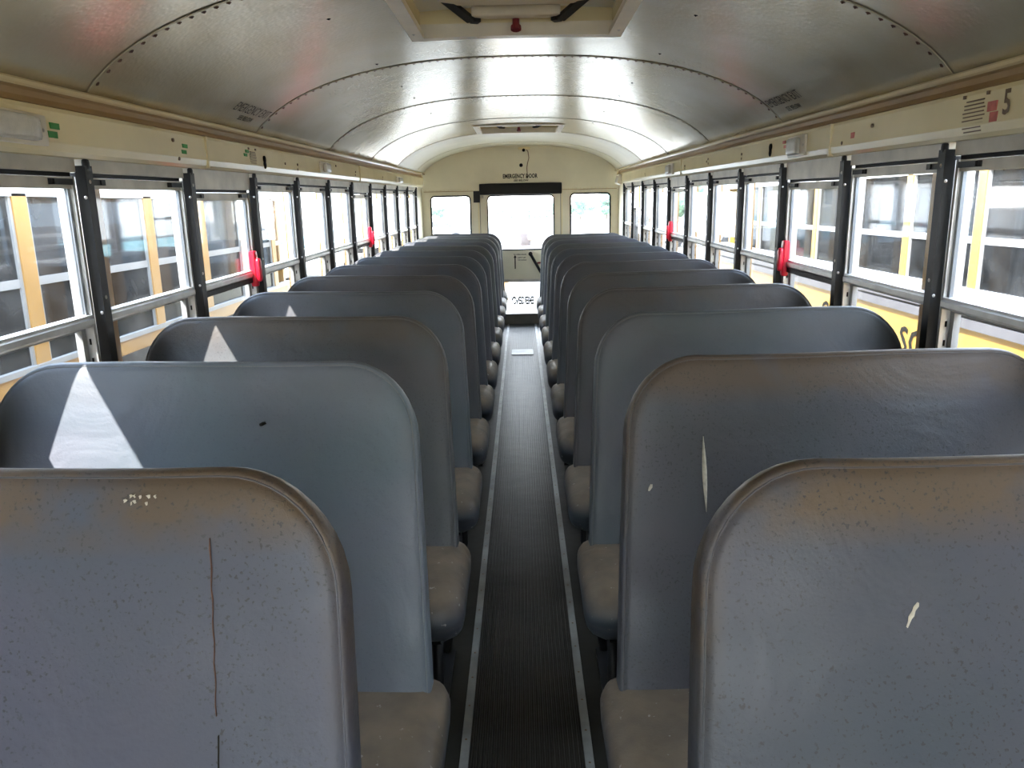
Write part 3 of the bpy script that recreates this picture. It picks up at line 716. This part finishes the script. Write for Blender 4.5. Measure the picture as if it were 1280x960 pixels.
# per seat: vinyl tint and grime
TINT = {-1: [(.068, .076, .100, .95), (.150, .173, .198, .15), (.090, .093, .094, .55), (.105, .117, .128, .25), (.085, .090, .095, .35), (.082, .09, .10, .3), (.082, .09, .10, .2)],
        1: [(.060, .065, .080, 1.0), (.078, .081, .090, .80), (.096, .106, .112, .15), (.078, .079, .078, .35), (.085, .088, .088, .3), (.082, .085, .088, .25), (.082, .086, .092, .2)]}
LOOK = {(-1, 0): 'grimy grey seat with a brown vertical crack', (-1, 1): 'clean blue grey seat with a large sun patch', (-1, 2): 'dull brown grey seat',
        (1, 0): 'speckled grey seat with wide brown stained top', (1, 1): 'worn grey seat with a white slit in its back', (1, 2): 'plain grey seat with pale piping'}
seats = {}
for s, cnt in ((-1, 13), (1, 12)):
    proto = make_seat(s)
    for i in range(cnt):
        o = proto if i == 0 else copy_tree(proto)
        o.location = (s * .64, .94 + .68 * i, 0); seats[(s, i)] = o
        t = TINT[s][i] if i < len(TINT[s]) else (.082 + .006 * (i % 3), .09 + .006 * (i % 3), .10 + .008 * (i % 2), .2)
        for ch in o.children:
            ch.color = (t[0] * .86, t[1] * .86, t[2] * .88, t[3])
            if ch.name.startswith('cushion'): ch.color = (.06, .067, .077, .5)
            if ch.name.startswith('piping'): ch.color = (t[0] * 1.15, t[1] * 1.12, t[2] * 1.05, .3)
        side = 'left' if s < 0 else 'right'
        tag(o, '%s, %s from front, %s row' % (LOOK.get((s, i), 'grey vinyl bus bench seat'), ordn[i], side), 'seat', 'bench seats of the %s row' % side)
# damage on individual backs (local depth just in front of the face)
for s in (-1, 1):
    for y in POST[s]:
        MB().box(s * 1.176, s * 1.205, y + .017, y + .160, .80, 1.56).build('outer_pillar', 'yellow', walls[s], w=True)  # real pillar, its hidden rearward width added to block sun from the seats
def ribbon(s, i, pts, name, m_, label=None):
    """pts: (x, z, half width) down the face of the back"""
    par = seats[(s, i)]; y0 = par.location.y; mb = MB(); n = len(pts)
    for x, z, h in pts:
        for q, dd in ((-h, -.0500), (0, -.0530), (h, -.0500)):
            p = seat_pt(s, x + q, z, dd); mb.v.append((p[0], p[1] + y0, p[2]))
    for k in range(n - 1):
        for j in (0, 1): mb.f.append((k * 3 + j, k * 3 + j + 1, (k + 1) * 3 + j + 1, (k + 1) * 3 + j))
    o = mb.build(name, m_, par, smooth=True); 
    if label: o['label'] = label
    return o
ribbon(-1, 0, [(.352 + .0008 * math.sin(k * 1.7), .950 - .012 * k, .0004 + .0010 * abs(math.sin(k * 1.3)) * (1 - k / 22)) for k in range(18)], 'crack', 'stain', 'brown vertical crack')
ribbon(-1, 0, [(.350 + .0012 * math.sin(k), .725 - .03 * k, .0009) for k in range(8)], 'crease', 'ink')
ribbon(1, 1, [(.352 + .001 * k, .868 - .0165 * k, .0002 + .0048 * math.sin(PI * k / 9)) for k in range(10)], 'slit', 'tear', 'white slit showing foam')
ribbon(1, 0, [(.456, .866, .0008), (.454, .861, .0034), (.451, .856, .0022), (.448, .850, .0036), (.445, .844, .0014), (.442, .838, .0006)], 'scuff', 'tear')
ribbon(-1, 1, [(.515, .909, .003), (.518, .905, .008), (.522, .901, .003)], 'scuff', 'ink')
ribbon(1, 1, [(.245, .775, .002), (.243, .768, .004), (.240, .762, .002)], 'scuff', 'tear')
rs = random.Random(5)
for k in range(9):
    dx, dz, h = rs.uniform(-.022, .022), rs.uniform(0, .011), rs.uniform(.0008, .0030)
    ribbon(-1, 0, [(.440 + dx, 1.004 - dz, h * .3), (.4405 + dx + rs.uniform(-.002, .002), 1.0025 - dz, h), (.440 + dx, 1.000 - dz, h * .3)], 'scuff', 'tear')

# ------------------------------------------------------------------ neighbouring buses
def make_bus(name, label, xn, dr_, y0, y1, posts, zg_top, zg_mid, zg_bot, yel, sill_spec, group=None, body='yellow', tint='glass_tint', zb=-.55, rail='nb_alu'):
    """xn: x of the face towards us, dr_: direction away from us"""
    r = empty(name, (xn + dr_ * 1.2, (y0 + y1) / 2, -1.0)); tag(r, label, 'bus', group)
    Wd = 2.4; xf = xn + dr_ * Wd
    for x, d, nm in ((xn, dr_, 0), (xf, -dr_, 1)):
        MB().box(x + d * .004, x + d * .05, y0, y1, zb, min(q[0] for q in sill_spec) - .002).build('side_panel', body, r)
        for a, b, off, m_ in sill_spec:
            MB().box(x - d * off, x + d * .05, y0, y1, a, b).build('rub_rail', m_, r)
        MB().box(x - d * .004, x + d * .05, y0, y1, zg_top, zg_top + .16).build('window_header', 'white_paint', r)
        MB().box(x + d * .006, x + d * .03, y0 + .05, y1 - .05, zg_mid - .016, zg_mid + .016).build('window_rail', rail, r)
        for y in posts:
            pw = .042 if dr_ < 0 else .030
            MB().box(x - d * .004, x + d * .04, y - pw, y + pw, zg_bot - .02, zg_top + .01).build('window_pillar', yel, r)
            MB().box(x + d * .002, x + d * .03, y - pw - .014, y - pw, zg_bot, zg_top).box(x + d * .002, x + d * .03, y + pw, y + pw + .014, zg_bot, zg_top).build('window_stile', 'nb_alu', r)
        for a, b in zip(posts, posts[1:]):
            MB().box(x + d * .012, x + d * .016, a + .04, b - .04, zg_bot, zg_top).build('pane', tint, r)
        for y in (y0 + 1.8, y1 - 2.0):
            w_ = MB(); w_.cyl((x + d * .14, y, -.52), (1, 0, 0), .48, .26, 24); w_.build('wheel', 'tyre', r, smooth=True, auto=40)
    for y in (y0, y1 - .05):
        MB().box(xn + dr_ * .05, xf - dr_ * .05, y, y + .05, zb, .9).build('end_panel', body, r)
        MB().box(xn + dr_ * .05, xf - dr_ * .05, y, y + .05, 1.42, 1.7).build('end_panel', body, r)
        for t in (.03, .36, .62, .95):
            MB().box(xn + dr_ * Wd * t, xn + dr_ * (Wd * t + .07), y, y + .05, .9, 1.42).build('end_pillar', body, r)
    za = zg_top + .16
    prof = []
    for k in range(17):
        a = PI * k / 16; prof.append((xn + dr_ * 1.2 - dr_ * 1.2 * math.copysign(abs(math.cos(a)) ** .7, math.cos(a)), za + .46 * math.sin(a) ** .8))
    inner = [(xn + dr_ * 1.2 + (x - (xn + dr_ * 1.2)) * .97, z - .03) for x, z in prof]
    MB().prism(prof + inner[::-1], y0, y1).build('roof', 'white_paint', r, smooth=True, auto=40)
    MB().box(xn + dr_ * .05, xf - dr_ * .05, y0 + .05, y1 - .05, zb + .1, zb + .55).build('floor_deck', 'dark_in', r)
    sb = MB(); y = y0 + 1.2
    while y < y1 - .4:
        for q in (.1, 1.4): sb.rbox((xn + dr_ * (q + .45), y, .62), (.9, .09, .72), .04, 2)
        y += .72
    q = sb.build('seat_backs', 'bus_seat', r, smooth=True, auto=40); q['kind'] = 'stuff'
    return r
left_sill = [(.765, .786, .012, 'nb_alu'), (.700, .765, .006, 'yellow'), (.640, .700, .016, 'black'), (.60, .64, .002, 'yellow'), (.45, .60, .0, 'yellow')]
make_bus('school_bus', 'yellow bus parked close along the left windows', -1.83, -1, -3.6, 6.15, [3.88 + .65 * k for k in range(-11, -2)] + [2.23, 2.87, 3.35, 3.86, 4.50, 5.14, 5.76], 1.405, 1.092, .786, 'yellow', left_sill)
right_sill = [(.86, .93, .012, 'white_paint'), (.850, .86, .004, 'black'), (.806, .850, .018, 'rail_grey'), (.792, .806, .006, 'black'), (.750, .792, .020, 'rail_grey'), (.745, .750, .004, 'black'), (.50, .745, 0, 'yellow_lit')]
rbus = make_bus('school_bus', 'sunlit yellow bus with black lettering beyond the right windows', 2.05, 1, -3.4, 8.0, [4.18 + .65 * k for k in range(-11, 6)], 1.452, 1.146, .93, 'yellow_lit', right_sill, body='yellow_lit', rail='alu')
def side_text(txt, ya, yb, z, h, x, parent):
    vs, fs = text_mesh(txt, 1.0, 0.0); a, b = min(v[0] for v in vs), max(v[0] for v in vs); t = max(v[1] for v in vs)
    MB().add([(x, ya + (yb - ya) * (v[0] - a) / (b - a), z + v[1] / t * h) for v in vs], fs).build('lettering', 'ink', parent)
side_text('CO', 5.25, 4.98, .535, .140, 2.046, rbus)
side_text('SCH', 4.14, 3.74, .530, .140, 2.046, rbus)

# ------------------------------------------------------------------ things farther out
def box_truck(name, label, cx, cy_, w, l, h, stripe, cat='truck'):
    r = empty(name, (cx, cy_, -1)); tag(r, label, cat)
    MB().box(cx - w / 2, cx + w / 2, cy_ - l / 2, cy_ + l / 2 - 1.6, -.35, -1 + h).build('cargo_box', 'white_paint', r)
    MB().box(cx - w / 2 - .01, cx + w / 2 + .01, cy_ - l / 2 + .02, cy_ + l / 2 - 1.62, .3, .7).build('stripe', stripe, r)
    MB().prism([(cy_ + l / 2 - 1.6, -.5), (cy_ + l / 2, -.5), (cy_ + l / 2, .3), (cy_ + l / 2 - .4, 1.1), (cy_ + l / 2 - 1.6, 1.2)], cx - w / 2 + .1, cx + w / 2 - .1, axis='x').build('cab', 'white_paint', r)
    for t in (-1, 1):
        MB().box(cx + t * (w / 2 - .1), cx + t * (w / 2 - .09), cy_ + l / 2 - 1.4, cy_ + l / 2 - .5, .35, 1.0).build('side_window', 'dark_in', r)
        for y in (cy_ - l / 2 + 1.2, cy_ + l / 2 - 1.0): MB().cyl((cx + t * (w / 2 - .15), y, -.58), (1, 0, 0), .42, .25, 20).build('wheel', 'tyre', r, smooth=True, auto=40)
box_truck('box_truck', 'far vehicle washed out to white with pale stripe beyond the left bus', -7.2, 24, 2.5, 9, 3.3, 'teal')  # stands for a yellow bus; overexposure put into white and teal paint
box_truck('box_truck', 'second vehicle washed out to white farther out on the left', -7.5, 38, 2.5, 9, 3.4, 'teal')  # another far bus with its washed-out look put into the paint
box_truck('box_truck', 'white box truck standing beyond the right hand bus', 8.6, 21, 2.5, 9, 3.5, 'teal')
def car(label, cx, cy_, m_, rot=0):
    r = empty('car', (cx, cy_, -1)); tag(r, label, 'car')
    prof = [(-2.1, .35), (-2.15, .75), (-1.9, .95), (-1.2, 1.0), (-.7, 1.42), (.7, 1.45), (1.3, 1.02), (2.0, .92), (2.2, .7), (2.15, .35)]
    MB().prism([(cx + a, -1 + b) for a, b in prof], cy_ - .85, cy_ + .85).build('body', m_, r)
    MB().prism([(cx + a, -1 + b) for a, b in [(-1.1, 1.02), (-.66, 1.36), (.66, 1.39), (1.15, 1.03)]], cy_ - .86, cy_ + .86).build('windows', 'dark_in', r)
    for a in (-1.35, 1.35):
        for t in (-.78, .78): MB().cyl((cx + a, cy_ + t, -.66), (0, 1, 0), .34, .2, 20).build('wheel', 'tyre', r, smooth=True, auto=40)
car('white car parked far behind on the right', 9.5, 42, 'white_paint'); car('silver car farther out beyond the white car', 15.5, 52, 'alu'); car('pale car far behind on the left', -5.6, 52, 'white_paint')
hp = empty('scrap_pile', (.45, 46, -1)); tag(hp, 'small brown scrap heap with tan bundle on the gravel behind', 'scrap')
MB().rbox((.25, 46, -.62), (.62, .6, .72), .08, 3).build('crate', 'brown', hp, smooth=True, auto=40)
MB().rbox((.60, 45.7, -.48), (.46, .5, .52), .2, 4).build('bundle', 'tan', hp, smooth=True)
MB().box(-.05, .95, 45.6, 46.4, -1.0, -.96).build('pallet', 'brown', hp)
bo = empty('bollard', (-.40, 19.5, -1)); tag(bo, 'yellow post standing on the gravel behind the emergency door', 'post')
MB().cyl((-.40, 19.5, -.62), (0, 0, 1), .07, .76, 14).build('post', 'yellow', bo, smooth=True, auto=40)
MB().dome((-.40, 19.5, -.24), (0, 0, 1), .07, 14).build('cap', 'yellow', bo)
def tree(cx, cy_, h, w, label):
    r = empty('tree', (cx, cy_, -1)); tag(r, label, 'tree', 'trees behind the lot')
    MB().tube([(cx, cy_, -1), (cx + .1, cy_, -1 + h * .3), (cx - .05, cy_, -1 + h * .6)], [.04 * h, .03 * h, .015 * h], 8).build('trunk', 'bark', r, smooth=True)
    mb = MB()
    for k in range(11):
        a = random.uniform(0, 2 * PI); q = random.uniform(.1, 1) * w * .5; z = -1 + h * random.uniform(.22, .85); rr = random.uniform(.16, .26) * min(w, h)
        bm = bmesh.new(); bmesh.ops.create_icosphere(bm, subdivisions=3, radius=rr)
        for v in bm.verts:
            d = v.co.normalized(); v.co += d * rr * (.14 * math.sin(d.x * 9 + k) * math.sin(d.y * 8) + .10 * random.uniform(-1, 1))
        bm.verts.index_update()
        mb.add([(v.co.x + cx + q * math.cos(a), v.co.y + cy_ + q * math.sin(a), v.co.z * .9 + z) for v in bm.verts], [[v.index for v in f.verts] for f in bm.faces]); bm.free()
    mb.build('crown', 'leaf', r)
for cx, cy_, h, w, lb in ((1.6, 118, 2.7, 3.2, 'low round tree centred behind the rear door'), (4.9, 116, 3.5, 3.2, 'taller tree just right of the low round tree'),
                          (8.8, 117, 3.5, 3.4, 'bushy tree at left of the right rear window'), (12.9, 119, 3.7, 3.4, 'rounded tree at right of the right rear window'),
                          (-3.0, 121, 1.9, 3.6, 'very low bush left of the rear door view'), (21, 100, 5.0, 5, 'tree beyond the right windows'), (-12.5, 120, 2.6, 3.2, 'small far tree seen through the left rear window')):
    tree(cx, cy_, h, w, lb)
tree(9.4, 10.5, 5.2, 3.6, 'near leafy tree beyond the right hand bus')
tree(13.5, 4.5, 5.6, 4.6, 'leafy tree farther right behind the sunlit bus')
